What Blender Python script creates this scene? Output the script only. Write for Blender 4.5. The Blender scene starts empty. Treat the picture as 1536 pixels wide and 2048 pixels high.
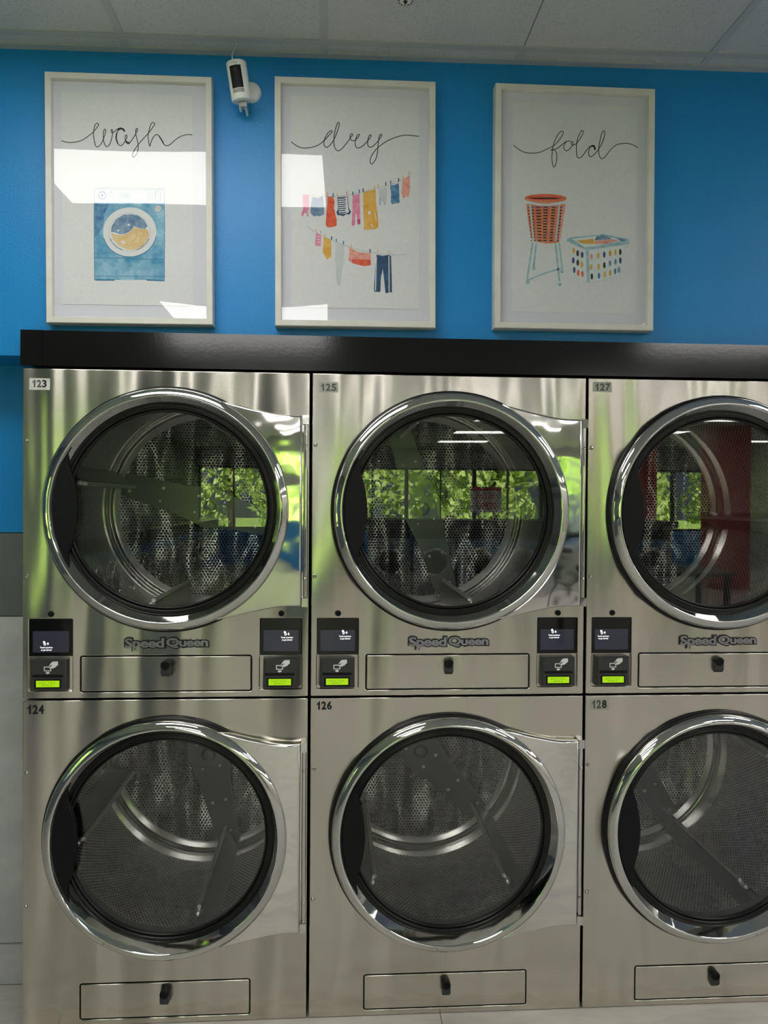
import bpy, bmesh, math, random
from mathutils import Matrix, Vector
random.seed(7)
PI = math.pi
SC = bpy.context.scene
COL = SC.collection
D = bpy.data

# ------------------------------------------------------------------ camera, light, exposure
cd = D.cameras.new('camera'); cam = D.objects.new('camera', cd); COL.objects.link(cam)
cd.sensor_fit = 'VERTICAL'; cd.sensor_height = 36.0; cd.lens = 27.073; cd.clip_start = 0.02
CR = Vector((0.99790787, -0.06426106, 0.00709933)); CU = Vector((-0.00624221, 0.01352906, 0.99988899)); CW = Vector((0.06434997, 0.99784141, -0.01309963))
cam.matrix_world = Matrix(((CR.x, CU.x, -CW.x, 0.9553), (CR.y, CU.y, -CW.y, -2.4317), (CR.z, CU.z, -CW.z, 1.6398), (0, 0, 0, 1)))
SC.camera = cam
SC.view_settings.view_transform = 'Standard'; SC.view_settings.look = 'None'
SC.view_settings.exposure = 0.22; SC.view_settings.gamma = 1.0; SC.view_settings.use_curve_mapping = False
TROFFER = 8.0
SUN = 42.0
SKY = 1.5
W = D.worlds.new('sky'); SC.world = W; W.use_nodes = True
nt = W.node_tree; nt.nodes.clear()
wo = nt.nodes.new('ShaderNodeOutputWorld'); wb = nt.nodes.new('ShaderNodeBackground'); ws = nt.nodes.new('ShaderNodeTexSky')
ws.sky_type = 'HOSEK_WILKIE'; ws.sun_direction = (0.25, 0.55, 0.75); ws.turbidity = 3.0
nt.links.new(ws.outputs[0], wb.inputs[0]); wb.inputs[1].default_value = SKY; nt.links.new(wb.outputs[0], wo.inputs[0])
sl = D.lights.new('sun', 'SUN'); sl.energy = SUN; sl.angle = 0.01; sl.color = (1, 0.96, 0.88)
so = D.objects.new('sun', sl); COL.objects.link(so); so.location = (3, 5, 20)
so.rotation_euler = Vector((-0.25, -0.6, -0.75)).to_track_quat('-Z', 'Y').to_euler()

# ------------------------------------------------------------------ materials
def rgb(c): return (c[0], c[1], c[2], 1.0)
def pmat(name, col, rough=0.5, metal=0.0, emit=None, es=0.0, **kw):
    m = D.materials.new(name); m.use_nodes = True
    b = m.node_tree.nodes['Principled BSDF']
    b.inputs['Base Color'].default_value = rgb(col); b.inputs['Roughness'].default_value = rough; b.inputs['Metallic'].default_value = metal
    if emit: b.inputs['Emission Color'].default_value = rgb(emit); b.inputs['Emission Strength'].default_value = es
    for k, v in kw.items(): b.inputs[k].default_value = v
    return m
class NT:
    def __init__(s, m): s.t = m.node_tree; s.b = s.t.nodes.get('Principled BSDF')
    def n(s, typ, ins=None, **attrs):
        x = s.t.nodes.new(typ)
        for k, v in attrs.items(): setattr(x, k, v)
        for k, v in (ins or {}).items(): s.set(x.inputs[k], v)
        return x
    def set(s, sock, v):
        if hasattr(v, 'is_output'): s.t.links.new(v, sock)
        else: sock.default_value = v
    def math(s, op, a, b=0.0, c=0.0):
        x = s.t.nodes.new('ShaderNodeMath'); x.operation = op
        s.set(x.inputs[0], a); s.set(x.inputs[1], b); s.set(x.inputs[2], c); return x.outputs[0]
    def vm(s, op, a, b=(0, 0, 0)):
        x = s.t.nodes.new('ShaderNodeVectorMath'); x.operation = op
        s.set(x.inputs[0], a); s.set(x.inputs[1], b); return x
    def pos(s): return s.n('ShaderNodeNewGeometry').outputs['Position']
    def objc(s): return s.n('ShaderNodeTexCoord').outputs['Object']
    def scaled(s, v, sc): return s.vm('MULTIPLY', v, sc).outputs[0]
    def noise(s, v, scale, detail=3.0, rough=0.5):
        return s.n('ShaderNodeTexNoise', {'Vector': v, 'Scale': scale, 'Detail': detail, 'Roughness': rough}).outputs['Fac']
    def ramp(s, f, stops):
        r = s.n('ShaderNodeValToRGB', {'Fac': f}); e = r.color_ramp.elements
        while len(e) < len(stops): e.new(0.5)
        for i, (p, c) in enumerate(stops): e[i].position = p; e[i].color = rgb(c)
        return r.outputs[0]
    def bump(s, h, dist, strength=1.0):
        return s.n('ShaderNodeBump', {'Height': h, 'Distance': dist, 'Strength': strength}).outputs[0]
    def mixc(s, f, a, b):
        x = s.n('ShaderNodeMix', data_type='RGBA'); s.set(x.inputs[0], f); s.set(x.inputs[6], a); s.set(x.inputs[7], b); return x.outputs[2]

def stainless():
    m = pmat('brushed_stainless', (0.64, 0.61, 0.55), 0.24, 1.0); k = NT(m); p = k.pos()
    wave = k.noise(k.scaled(p, (3.6, 0.5, 0.45)), 1.0, 2.0, 0.45)
    dent = k.noise(k.scaled(p, (7.5, 1.0, 1.0)), 1.0, 1.0, 0.4)
    line = k.noise(k.scaled(p, (6.0, 6.0, 900.0)), 1.0, 2.0, 0.5)
    h = k.math('ADD', wave, k.math('MULTIPLY', dent, 0.40))
    b1 = k.bump(h, 0.075)
    k.t.links.new(b1, k.b.inputs['Normal'])
    k.set(k.b.inputs['Roughness'], k.math('MULTIPLY_ADD', line, 0.08, 0.18))
    k.b.inputs['Anisotropic'].default_value = 0.65
    tg = k.n('ShaderNodeCombineXYZ', {'X': 1.0, 'Y': 0.0, 'Z': 0.0}); k.t.links.new(tg.outputs[0], k.b.inputs['Tangent'])
    # scuffs close to the floor
    z = k.n('ShaderNodeSeparateXYZ', {0: p}).outputs[2]
    low = k.math('LESS_THAN', k.math('ADD', z, k.math('MULTIPLY', k.noise(p, 14.0, 4.0), 0.09)), 0.10)
    scuff = k.math('MULTIPLY', low, k.noise(k.scaled(p, (9, 9, 40)), 1.0, 5.0))
    c = k.mixc(k.math('MULTIPLY', scuff, 0.5), rgb((0.64, 0.61, 0.55)), rgb((0.5, 0.46, 0.37)))
    k.t.links.new(c, k.b.inputs['Base Color'])
    return m
def polished(name, col, rough, wob, scale):
    m = pmat(name, col, rough, 1.0); k = NT(m); p = k.pos()
    n = k.noise(k.scaled(p, (1.0, 1.0, 1.0)), scale, 1.5)
    k.t.links.new(k.bump(n, wob), k.b.inputs['Normal']); return m
def glass(name, tint, f0):
    m = D.materials.new(name); m.use_nodes = True; k = NT(m); k.t.nodes.clear()
    o = k.n('ShaderNodeOutputMaterial'); g = k.n('ShaderNodeBsdfGlossy', {'Roughness': 0.0, 'Color': (1, 1, 1, 1)}); t = k.n('ShaderNodeBsdfTransparent', {'Color': rgb(tint)})
    ge = k.n('ShaderNodeNewGeometry'); dt = k.vm('DOT_PRODUCT', ge.outputs['Incoming'], ge.outputs['Normal'])
    c = k.math('ABSOLUTE', dt.outputs['Value']); q = k.math('POWER', k.math('SUBTRACT', 1.0, c), 5.0)
    f = k.math('MULTIPLY_ADD', q, 1.0 - f0, f0)
    mx = k.n('ShaderNodeMixShader', {0: f}); k.t.links.new(t.outputs[0], mx.inputs[1]); k.t.links.new(g.outputs[0], mx.inputs[2]); k.t.links.new(mx.outputs[0], o.inputs[0])
    return m
def perforated(name, col, pitch, hole, rimd, ripple, rough):
    m = pmat(name, col, 0.2, 1.0); k = NT(m); uv = k.n('ShaderNodeTexCoord').outputs['UV']
    cell = (pitch, pitch * math.sqrt(3), 1.0)
    a = k.vm('DIVIDE', uv, cell).outputs[0]
    def near(v):
        f = k.vm('FRACTION', v).outputs[0]; f = k.vm('SUBTRACT', f, (0.5, 0.5, 0.0)).outputs[0]
        return k.vm('LENGTH', k.vm('MULTIPLY', f, (cell[0], cell[1], 0.0)).outputs[0]).outputs['Value']
    d = k.math('MINIMUM', near(a), near(k.vm('ADD', a, (0.5, 0.5, 0.0)).outputs[0]))
    mask = k.math('LESS_THAN', d, hole)
    rim = k.n('ShaderNodeMapRange', {'Value': d, 'From Min': hole * 0.9, 'From Max': pitch * 0.56}).outputs[0]
    rp = k.noise(k.scaled(k.objc(), (1.6, 0.35, 0.55)), 6.0, 0.8)
    b0 = k.bump(rp, ripple); b1 = k.bump(rim, rimd); k.t.links.new(b0, b1.node.inputs['Normal']); k.t.links.new(b1, k.b.inputs['Normal'])
    k.t.links.new(k.mixc(mask, rgb(col), rgb((0.004, 0.004, 0.004))), k.b.inputs['Base Color'])
    k.set(k.b.inputs['Metallic'], k.math('SUBTRACT', 1.0, mask))
    k.set(k.b.inputs['Roughness'], k.math('MULTIPLY_ADD', mask, 0.6, rough))
    k.set(k.b.inputs['Specular IOR Level'], k.math('SUBTRACT', 0.5, k.math('MULTIPLY', mask, 0.5)))
    return m
def paint_wall(name, col, rough, bsc=160.0, bd=0.0006):
    m = pmat(name, col, rough); k = NT(m); p = k.pos()
    k.t.links.new(k.bump(k.noise(p, bsc, 3.0), bd), k.b.inputs['Normal']); return m
def mottled(name, c0, c1, rough, scale, sc=(1, 1, 1), bd=0.0):
    m = pmat(name, c0, rough); k = NT(m); p = k.scaled(k.pos(), sc)
    n = k.noise(p, scale, 6.0, 0.62)
    k.t.links.new(k.ramp(n, [(0.3, c0), (0.7, c1)]), k.b.inputs['Base Color'])
    if bd: k.t.links.new(k.bump(n, bd), k.b.inputs['Normal'])
    return m
def watercolour(name, c0, c1, scale=22.0):
    m = pmat(name, c0, 0.85); k = NT(m); n = k.noise(k.pos(), scale, 6.0, 0.65)
    k.t.links.new(k.ramp(n, [(0.33, c0), (0.68, c1)]), k.b.inputs['Base Color']); return m
def ceiling_mat():
    m = pmat('ceiling_tile', (0.62, 0.63, 0.64), 0.95); k = NT(m); p = k.pos()
    n = k.noise(p, 55.0, 5.0, 0.7); sp = k.noise(p, 210.0, 2.0)
    c = k.ramp(sp, [(0.30, (0.36, 0.37, 0.38)), (0.42, (0.55, 0.56, 0.575))])
    k.t.links.new(c, k.b.inputs['Base Color']); k.t.links.new(k.bump(n, 0.002), k.b.inputs['Normal']); return m
def floor_mat():
    m = pmat('floor_tile', (0.5, 0.5, 0.48), 0.35); k = NT(m); p = k.pos()
    sx = k.n('ShaderNodeSeparateXYZ', {0: p})
    u = k.math('FRACT', k.math('DIVIDE', k.math('ADD', sx.outputs[0], 1.2 * 20 - 0.102), 1.2)); v = k.math('FRACT', k.math('DIVIDE', k.math('ADD', sx.outputs[1], 0.6 * 60 - 0.36), 0.6))
    g = k.math('MAXIMUM', k.math('LESS_THAN', u, 0.0028), k.math('LESS_THAN', v, 0.0055))
    n = k.noise(k.scaled(p, (1.6, 5.0, 1.0)), 2.2, 7.0, 0.65)
    c = k.ramp(n, [(0.3, (0.44, 0.42, 0.375)), (0.7, (0.64, 0.61, 0.55))])
    k.t.links.new(k.mixc(g, c, rgb((0.12, 0.12, 0.12))), k.b.inputs['Base Color']); return m
def tile_mat(name, c0, c1):
    return mottled(name, c0, c1, 0.45, 3.5, (1.0, 1.0, 1.6))

M = {}
M['steel'] = stainless()
M['chrome'] = polished('polished_chrome', (0.66, 0.655, 0.63), 0.05, 0.0006, 14.0)
M['cover'] = polished('polished_steel_cover', (0.72, 0.70, 0.66), 0.05, 0.006, 5.0)
M['black_rubber'] = pmat('black_rubber', (0.006, 0.006, 0.0065), 0.32, **{'Specular IOR Level': 0.35})
M['black_plastic'] = pmat('black_plastic', (0.005, 0.0055, 0.007), 0.5, **{'Specular IOR Level': 0.22})
M['reader_plastic'] = pmat('charcoal_plastic', (0.035, 0.035, 0.037), 0.5)
M['dark_gap'] = pmat('dark_cabinet_side', (0.02, 0.02, 0.02), 0.6)
M['cabinet'] = pmat('grey_cabinet_side', (0.16, 0.16, 0.16), 0.5)
M['glass'] = glass('tinted_door_glass', (0.965, 0.97, 0.97), 0.05)
M['frame_glass'] = glass('frame_acrylic', (0.99, 0.99, 0.99), 0.026)
M['win_glass'] = glass('window_glass', (0.95, 0.97, 0.96), 0.04)
M['drum_perf'] = perforated('perforated_drum_steel', (0.76, 0.75, 0.72), 0.0130, 0.0036, 0.0024, 0.060, 0.42)
M['drum_back'] = perforated('perforated_back_steel', (0.76, 0.75, 0.72), 0.0130, 0.0042, 0.0006, 0.200, 0.26)
M['drum'] = pmat('drum_steel', (0.66, 0.65, 0.62), 0.14, 1.0)
M['lifter'] = pmat('dark_lifter_steel', (0.11, 0.11, 0.11), 0.32, 0.9)
M['bolt'] = pmat('bolt_steel', (0.8, 0.8, 0.78), 0.42, 1.0)
M['screen_glass'] = pmat('black_screen_glass', (0.004, 0.004, 0.005), 0.04)
M['screen_on'] = pmat('screen_backlight', (0.01, 0.01, 0.012), 0.05, emit=(0.017, 0.018, 0.026), es=1.0)
M['screen_ink'] = pmat('screen_white', (0.8, 0.8, 0.8), 0.5, emit=(1, 1, 1), es=0.9)
M['lcd'] = pmat('green_lcd', (0.1, 0.2, 0.0), 0.3, emit=(0.40, 0.72, 0.004), es=0.72)
M['lcd_ink'] = pmat('lcd_ink', (0.03, 0.10, 0.0), 0.6, emit=(0.10, 0.22, 0.0), es=0.6)
M['white_ink'] = pmat('white_ink', (0.85, 0.85, 0.85), 0.6)
M['black_ink'] = pmat('black_ink', (0.01, 0.01, 0.01), 0.5)
M['grey_ink'] = pmat('worn_grey_ink', (0.10, 0.10, 0.095), 0.5)
M['tape_white'] = mottled('white_tape', (0.55, 0.55, 0.53), (0.80, 0.80, 0.78), 0.35, 60.0)
M['tape_grey'] = mottled('clear_grey_tape', (0.34, 0.34, 0.30), (0.46, 0.46, 0.41), 0.35, 60.0)
M['blue_wall'] = paint_wall('blue_paint', (0.002, 0.235, 0.62), 0.42)
M['grey_wall'] = paint_wall('slate_grey_paint', (0.13, 0.16, 0.19), 0.5)
M['black_trim'] = paint_wall('black_gloss_paint', (0.004, 0.004, 0.0045), 0.12, 120.0, 0.00006)
M['dark_tile'] = tile_mat('dark_grey_tile', (0.11, 0.117, 0.125), (0.145, 0.152, 0.16))
M['light_tile'] = tile_mat('light_grey_tile', (0.42, 0.425, 0.43), (0.58, 0.585, 0.59))
M['grout'] = pmat('dark_grout', (0.02, 0.02, 0.022), 0.9)
M['ceiling'] = ceiling_mat()
M['tee'] = pmat('ceiling_grid_white', (0.44, 0.46, 0.48), 0.5)
M['score'] = pmat('tile_score_line', (0.16, 0.16, 0.17), 0.9)
M['floor'] = floor_mat()
M['off_white'] = mottled('pale_wood_frame', (0.62, 0.60, 0.56), (0.74, 0.72, 0.68), 0.5, 9.0, (1, 1, 1))
M['mat_board'] = pmat('lilac_mat_board', (0.66, 0.665, 0.74), 0.9)
M['paper'] = mottled('watercolour_paper', (0.68, 0.685, 0.705), (0.735, 0.74, 0.755), 0.9, 120.0)
M['white_plastic'] = pmat('white_plastic', (0.80, 0.80, 0.80), 0.35)
M['grey_plastic'] = pmat('grey_plastic', (0.33, 0.34, 0.34), 0.5)
M['troffer'] = pmat('light_diffuser', (0.8, 0.8, 0.8), 0.5, emit=(1.0, 0.985, 0.955), es=TROFFER)
M['metal_white'] = pmat('white_enamel', (0.7, 0.7, 0.7), 0.4)
M['red_paint'] = paint_wall('red_paint', (0.36, 0.02, 0.03), 0.5)
M['dark_top'] = pmat('black_worktop', (0.02, 0.02, 0.022), 0.4)
M['alu'] = pmat('dark_window_frame', (0.05, 0.05, 0.055), 0.4, 0.5)
M['bark'] = pmat('bark', (0.10, 0.07, 0.05), 0.9)
def leaf_mat():
    m = mottled('leaf_green', (0.34, 0.46, 0.10), (0.62, 0.72, 0.28), 0.6, 1.2); k = NT(m); o = k.t.nodes['Material Output']
    tr = k.n('ShaderNodeBsdfTranslucent', {'Color': (0.52, 0.68, 0.20, 1)}); mx = k.n('ShaderNodeMixShader', {0: 0.45}); k.t.links.new(k.b.outputs[0], mx.inputs[1]); k.t.links.new(tr.outputs[0], mx.inputs[2]); k.t.links.new(mx.outputs[0], o.inputs[0]); return m
M['leaf'] = leaf_mat()
M['grass'] = mottled('lawn', (0.16, 0.30, 0.04), (0.30, 0.42, 0.08), 0.9, 1.5)
M['sign_red'] = pmat('sign_red', (0.6, 0.05, 0.04), 0.5)
M['badge_edge'] = pmat('badge_black', (0.008, 0.008, 0.010), 0.35)
M['badge_face'] = pmat('badge_silver', (0.38, 0.39, 0.44), 0.18, 1.0)

# ------------------------------------------------------------------ mesh helpers
def link(name, me, parent=None, loc=(0, 0, 0)):
    o = D.objects.new(name, me); COL.objects.link(o); o.location = loc
    if parent: o.parent = parent
    return o
def tag(o, label=None, cat=None, group=None, kind=None):
    if label: o['label'] = label
    if cat: o['category'] = cat
    if group: o['group'] = group
    if kind: o['kind'] = kind
    return o
def empty(name, loc, label, cat, group=None, rz=0.0):
    o = D.objects.new(name, None); COL.objects.link(o); o.location = loc; o.rotation_euler.z = rz; o.empty_display_size = 0.05
    return tag(o, label, cat, group)
def child(name, me, parent, loc=(0, 0, 0), label=None):
    o = link(name, me, parent, loc)
    if label: o['label'] = label
    return o

class MB:
    """collects faces with material slots into one mesh"""
    def __init__(s): s.v = []; s.f = []; s.mi = []; s.sm = []; s.uv = None; s.mats = []
    def slot(s, m):
        m = M[m] if isinstance(m, str) else m
        if m not in s.mats: s.mats.append(m)
        return s.mats.index(m)
    def add(s, vs, fs, m, smooth=False):
        b = len(s.v); k = s.slot(m); s.v += [tuple(v) for v in vs]
        for f in fs: s.f.append([b + i for i in f]); s.mi.append(k); s.sm.append(smooth)
        return s
    def box(s, x0, x1, y0, y1, z0, z1, m):
        v = [(x, y, z) for x in (x0, x1) for y in (y0, y1) for z in (z0, z1)]
        return s.add(v, [(0, 1, 3, 2), (4, 6, 7, 5), (0, 4, 5, 1), (2, 3, 7, 6), (0, 2, 6, 4), (1, 5, 7, 3)], m)
    def lathe(s, prof, m, n=96, cx=0.0, cz=0.0, a0=0.0, a1=2 * PI, close=False):
        """profile of (radius, y) turned round the y axis"""
        full = abs(a1 - a0 - 2 * PI) < 1e-6; cnt = n if full else n + 1; vs = []; fs = []
        for i in range(cnt):
            a = a0 + (a1 - a0) * i / n
            for r, y in prof: vs.append((cx + r * math.cos(a), y, cz + r * math.sin(a)))
        q = len(prof); rng = range(q) if close else range(q - 1)
        for i in range(n):
            j = (i + 1) % cnt
            for k in rng: fs.append((i * q + k, i * q + (k + 1) % q, j * q + (k + 1) % q, j * q + k))
        return s.add(vs, fs, m, True)
    def disc(s, r, y, m, cx=0.0, cz=0.0, n=64, flip=False):
        vs = [(cx + r * math.cos(2 * PI * i / n), y, cz + r * math.sin(2 * PI * i / n)) for i in range(n)]
        return s.add(vs, [list(range(n))[::-1] if flip else list(range(n))], m)
    def tube(s, pts, r, m, n=10):
        pts = [Vector(p) for p in pts]; vs = []; fs = []
        for i, p in enumerate(pts):
            t = (pts[min(i + 1, len(pts) - 1)] - pts[max(i - 1, 0)]).normalized()
            u = t.cross(Vector((0, 0, 1)) if abs(t.z) < 0.9 else Vector((1, 0, 0))).normalized(); w = t.cross(u)
            for k in range(n):
                a = 2 * PI * k / n; vs.append(p + (u * math.cos(a) + w * math.sin(a)) * r)
        for i in range(len(pts) - 1):
            for k in range(n):
                fs.append((i * n + k, i * n + (k + 1) % n, (i + 1) * n + (k + 1) % n, (i + 1) * n + k))
        fs.append(list(range(n))[::-1]); fs.append([(len(pts) - 1) * n + k for k in range(n)])
        return s.add(vs, fs, m, True)
    def prism(s, poly, y0, y1, m):
        """polygon of (x, z) between two y planes"""
        n = len(poly); vs = [(x, y0, z) for x, z in poly] + [(x, y1, z) for x, z in poly]
        area = sum(poly[i][0] * poly[(i + 1) % n][1] - poly[(i + 1) % n][0] * poly[i][1] for i in range(n))
        a = list(range(n)); b = [n + i for i in a][::-1]; sd = [(i, n + i, n + (i + 1) % n, (i + 1) % n) for i in a]
        if area < 0: a, b, sd = a[::-1], b[::-1], [f[::-1] for f in sd]
        return s.add(vs, [a, b] + sd, m)
    def join(s, me, m, off=(0, 0, 0)):
        return s.add([(v.co.x + off[0], v.co.y + off[1], v.co.z + off[2]) for v in me.vertices], [list(p.vertices) for p in me.polygons], m)
    def mesh(s, name, angle=None):
        me = D.meshes.new(name); me.from_pydata(s.v, [], s.f)
        for m in s.mats: me.materials.append(m)
        me.polygons.foreach_set('material_index', s.mi); me.polygons.foreach_set('use_smooth', s.sm)
        me.update()
        if angle: me.set_sharp_from_angle(angle=angle)
        return me

def circle(cx, cz, r, n=96): return [(cx + r * math.cos(2 * PI * i / n), cz + r * math.sin(2 * PI * i / n)) for i in range(n)]
def rrect(x0, x1, z0, z1, r=0.0, n=6):
    if r <= 0: return [(x0, z0), (x1, z0), (x1, z1), (x0, z1)]
    o = []
    for cx, cz, a in ((x1 - r, z0 + r, -PI / 2), (x1 - r, z1 - r, 0), (x0 + r, z1 - r, PI / 2), (x0 + r, z0 + r, PI)):
        for i in range(n + 1): o.append((cx + r * math.cos(a + PI / 2 * i / n), cz + r * math.sin(a + PI / 2 * i / n)))
    return o
def from_curve(c):
    o = D.objects.new('tmp', c); COL.objects.link(o)
    dg = bpy.context.evaluated_depsgraph_get(); me = D.meshes.new_from_object(o.evaluated_get(dg))
    D.objects.remove(o); return me
ROT = Matrix(((1, 0, 0, 0), (0, 0, -1, 0), (0, 1, 0, 0), (0, 0, 0, 1)))
def plate(name, loops, yf, yb, mat, bev=0.0):
    """flat plate with holes: loops of (x, z), front face at yf, back face at yb, rounded edges"""
    c = D.curves.new('tmp', 'CURVE'); c.dimensions = '2D'; c.fill_mode = 'BOTH'
    for L in loops:
        s = c.splines.new('POLY'); s.points.add(len(L) - 1); s.use_cyclic_u = True
        for p, (x, z) in zip(s.points, L): p.co = (x, z, 0, 1)
    t = (yb - yf) / 2; c.extrude = t - bev; c.bevel_depth = bev; c.bevel_resolution = 2; c.offset = -bev
    me = from_curve(c); me.transform(Matrix.Translation((0, (yf + yb) / 2, 0)) @ ROT)
    me.name = name; me.materials.clear(); me.materials.append(M[mat])
    if bev:
        me.shade_smooth(); me.set_sharp_from_angle(angle=0.9)
    return me
TXT = {}
def text(s, size, off=0.0, ext=0.0, align='LEFT', spacing=1.0):
    key = (s, size, off, ext, align, spacing)
    if key not in TXT:
        c = D.curves.new('tmp', 'FONT'); c.body = s; c.size = size; c.offset = off; c.extrude = ext; c.align_x = align; c.fill_mode = 'BOTH' if ext else 'FRONT'; c.space_character = spacing; c.resolution_u = 4
        me = from_curve(c); me.transform(ROT); TXT[key] = me
    return TXT[key]
def text_w(me): xs = [v.co.x for v in me.vertices]; zs = [v.co.z for v in me.vertices]; return min(xs), max(xs), min(zs), max(zs)
def put_text(mb, s, mat, x0, x1, z0, z1, y, off=0.0, ext=0.0, spacing=1.0):
    """text stretched into a box of (x, z) on the plane y"""
    me = text(s, 1.0, off, ext, 'LEFT', spacing); a, b, c, d = text_w(me); sx = (x1 - x0) / (b - a); sz = (z1 - z0) / (d - c)
    mb.add([((v.co.x - a) * sx + x0, v.co.y * 0.02 + y, (v.co.z - c) * sz + z0) for v in me.vertices], [list(p.vertices) for p in me.polygons], mat)
def smooth_path(P, sub=7):
    o = []
    for i in range(len(P) - 1):
        p0, p1, p2, p3 = P[max(i - 1, 0)], P[i], P[i + 1], P[min(i + 2, len(P) - 1)]
        for k in range(sub):
            t = k / sub
            o.append(tuple(0.5 * (2 * p1[j] + (p2[j] - p0[j]) * t + (2 * p0[j] - 5 * p1[j] + 4 * p2[j] - p3[j]) * t * t + (3 * p1[j] - p0[j] - 3 * p2[j] + p3[j]) * t ** 3) for j in (0, 1)))
    return o + [P[-1]]

# ------------------------------------------------------------------ the room shell
XL, XR, YW, ZC = -2.6, 12.0, -18.0, 3.055
def zc(x): return ZC + 0.0125 * (x - 1.2)
def shell(name, mb, label, cat, kind='structure'): return tag(link(name, mb.mesh(name)), label, cat, kind=kind)
m = MB(); m.box(XL - 0.2, XR + 0.2, YW - 0.2, 1.3, -0.1, 0.0, 'floor'); shell('floor', m, 'pale grey stone-look tiled floor in front of the dryers', 'floor')
m = MB(); m.add([(XL, 0.3, zc(XL)), (XR, 0.3, zc(XR)), (XR, YW, zc(XR)), (XL, YW, zc(XL)), (XL, 0.3, zc(XL) + .1), (XR, 0.3, zc(XR) + .1), (XR, YW, zc(XR) + .1), (XL, YW, zc(XL) + .1)], [(0, 1, 2, 3), (7, 6, 5, 4), (0, 4, 5, 1), (1, 5, 6, 2), (2, 6, 7, 3), (3, 7, 4, 0)], 'ceiling')
ceil = shell('ceiling', m, 'suspended ceiling of speckled grey tiles in a metal grid', 'ceiling')
g = MB()
def tee(x0, x1, y0, y1, mat='tee', d=0.004):
    v = [(x, y, zc(x) - e) for x in (x0, x1) for y in (y0, y1) for e in (d, -0.002)]
    g.add(v, [(0, 1, 3, 2), (4, 6, 7, 5), (0, 4, 5, 1), (2, 3, 7, 6), (0, 2, 6, 4), (1, 5, 7, 3)], mat)
GX, GY = 0.915, -0.042
for k in range(-6, 19):
    x = GX + 0.6125 * k
    if XL < x < XR and k != 1:
        if k % 2 == 0 or k == -1: tee(x - 0.012, x + 0.012, YW, 0.04)
        else: tee(x - 0.0015, x + 0.0015, YW, -0.05, 'score', 0.0005); tee(x - 0.012, x + 0.012, -0.05, 0.04)
tee(1.535 - 0.0015, 1.535 + 0.0015, YW, -0.05, 'score', 0.0006); tee(1.523, 1.546, -0.045, 0.04)
for k in range(0, 30):
    y = GY - 0.61 * k
    if y > YW: tee(XL, XR, y - 0.012, y + 0.012, 'tee', 0.005)
child('ceiling_grid', g.mesh('ceiling_grid'), ceil)
m = MB(); v0 = [(x, y, zc(x) - e) for x in (XL, XR) for y in (0.014, 0.0405) for e in (0.006, -0.002)]
m.add(v0, [(0, 1, 3, 2), (4, 6, 7, 5), (0, 4, 5, 1), (2, 3, 7, 6), (0, 2, 6, 4), (1, 5, 7, 3)], 'tee'); shell('trim_3', m, 'grey metal wall angle along the ceiling edge', 'trim')
YB = 0.04
m = MB(); m.box(XL, XR, YB, 1.25, 2.087, 3.25, 'blue_wall'); shell('wall_back', m, 'bright blue painted wall above the dryers', 'wall')
# recessed wall to the left of the dryers
YR = 0.23
m = MB(); m.box(XL, -0.006, YR + 0.004, 1.25, 0.0, 2.087, 'grout'); m.box(XL, -0.006, YR, YR + 0.02, 1.5285, 2.087, 'blue_wall')
x = -0.008
while x > XL:
    m.box(max(x - 1.197, XL), x, YR, YR + 0.02, 1.2475, 1.5255, 'dark_tile'); m.box(max(x - 1.197, XL), x, YR, YR + 0.02, 0.1388, 1.2445, 'light_tile'); x -= 1.2
shell('wall_left_of_dryers', m, 'recessed wall left of the dryers, blue above dark and light grey tiles', 'wall')
m = MB(); m.box(XL, -0.006, YR - 0.008, YR + 0.004, 0.003, 0.1355, 'light_tile'); shell('baseboard_left', m, 'grey tile skirting left of the dryers', 'baseboard')
m = MB(); m.box(2.66, XR, 0.04, 1.25, 0.0, 2.087, 'blue_wall'); shell('wall_right_of_dryers', m, 'blue wall to the right of the last dryer', 'wall')
m = MB(); m.box(-0.006, 2.66, 1.1, 1.25, 0.0, 2.087, 'dark_gap'); shell('wall_light_block', m, 'added dark wall behind the dryers, keeping light out of their gaps', 'wall')  # added backing wall: stops sky light leaking through the gaps between dryers
def board(x0, x1, yb, yt, z0, z1):
    mb = MB(); v = [(x, y, z) for x in (x0, x1) for (y, z) in ((yb, z0), (yt, z1), (YB, z0), (YB, z1))]
    return mb.add(v, [(0, 4, 5, 1), (2, 3, 7, 6), (0, 1, 3, 2), (4, 6, 7, 5), (1, 5, 7, 3), (0, 2, 6, 4)], 'black_trim')
m = board(0.0615, 2.70, -0.0060, -0.0036, 2.049, 2.1585); shell('trim_1', m, 'glossy black header board above the dryers', 'trim')
m = board(-0.0056, 0.0605, -0.0066, -0.0044, 2.049, 2.1590); shell('trim_2', m, 'short black end piece of the header board, at its left end', 'trim')
LW0, LW1 = -2.5, -1.3
m = MB(); m.box(XL - 0.2, XL, YW, LW0, 0.0, 3.3, 'grey_wall'); m.box(XL - 0.2, XL, LW1, 1.25, 0.0, 3.3, 'grey_wall'); m.box(XL - 0.2, XL, LW0, LW1, 0.0, 0.9, 'grey_wall'); m.box(XL - 0.2, XL, LW0, LW1, 2.3, 3.3, 'grey_wall'); shell('wall_left', m, 'slate grey side wall with a window, left of the dryers', 'wall')
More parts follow.
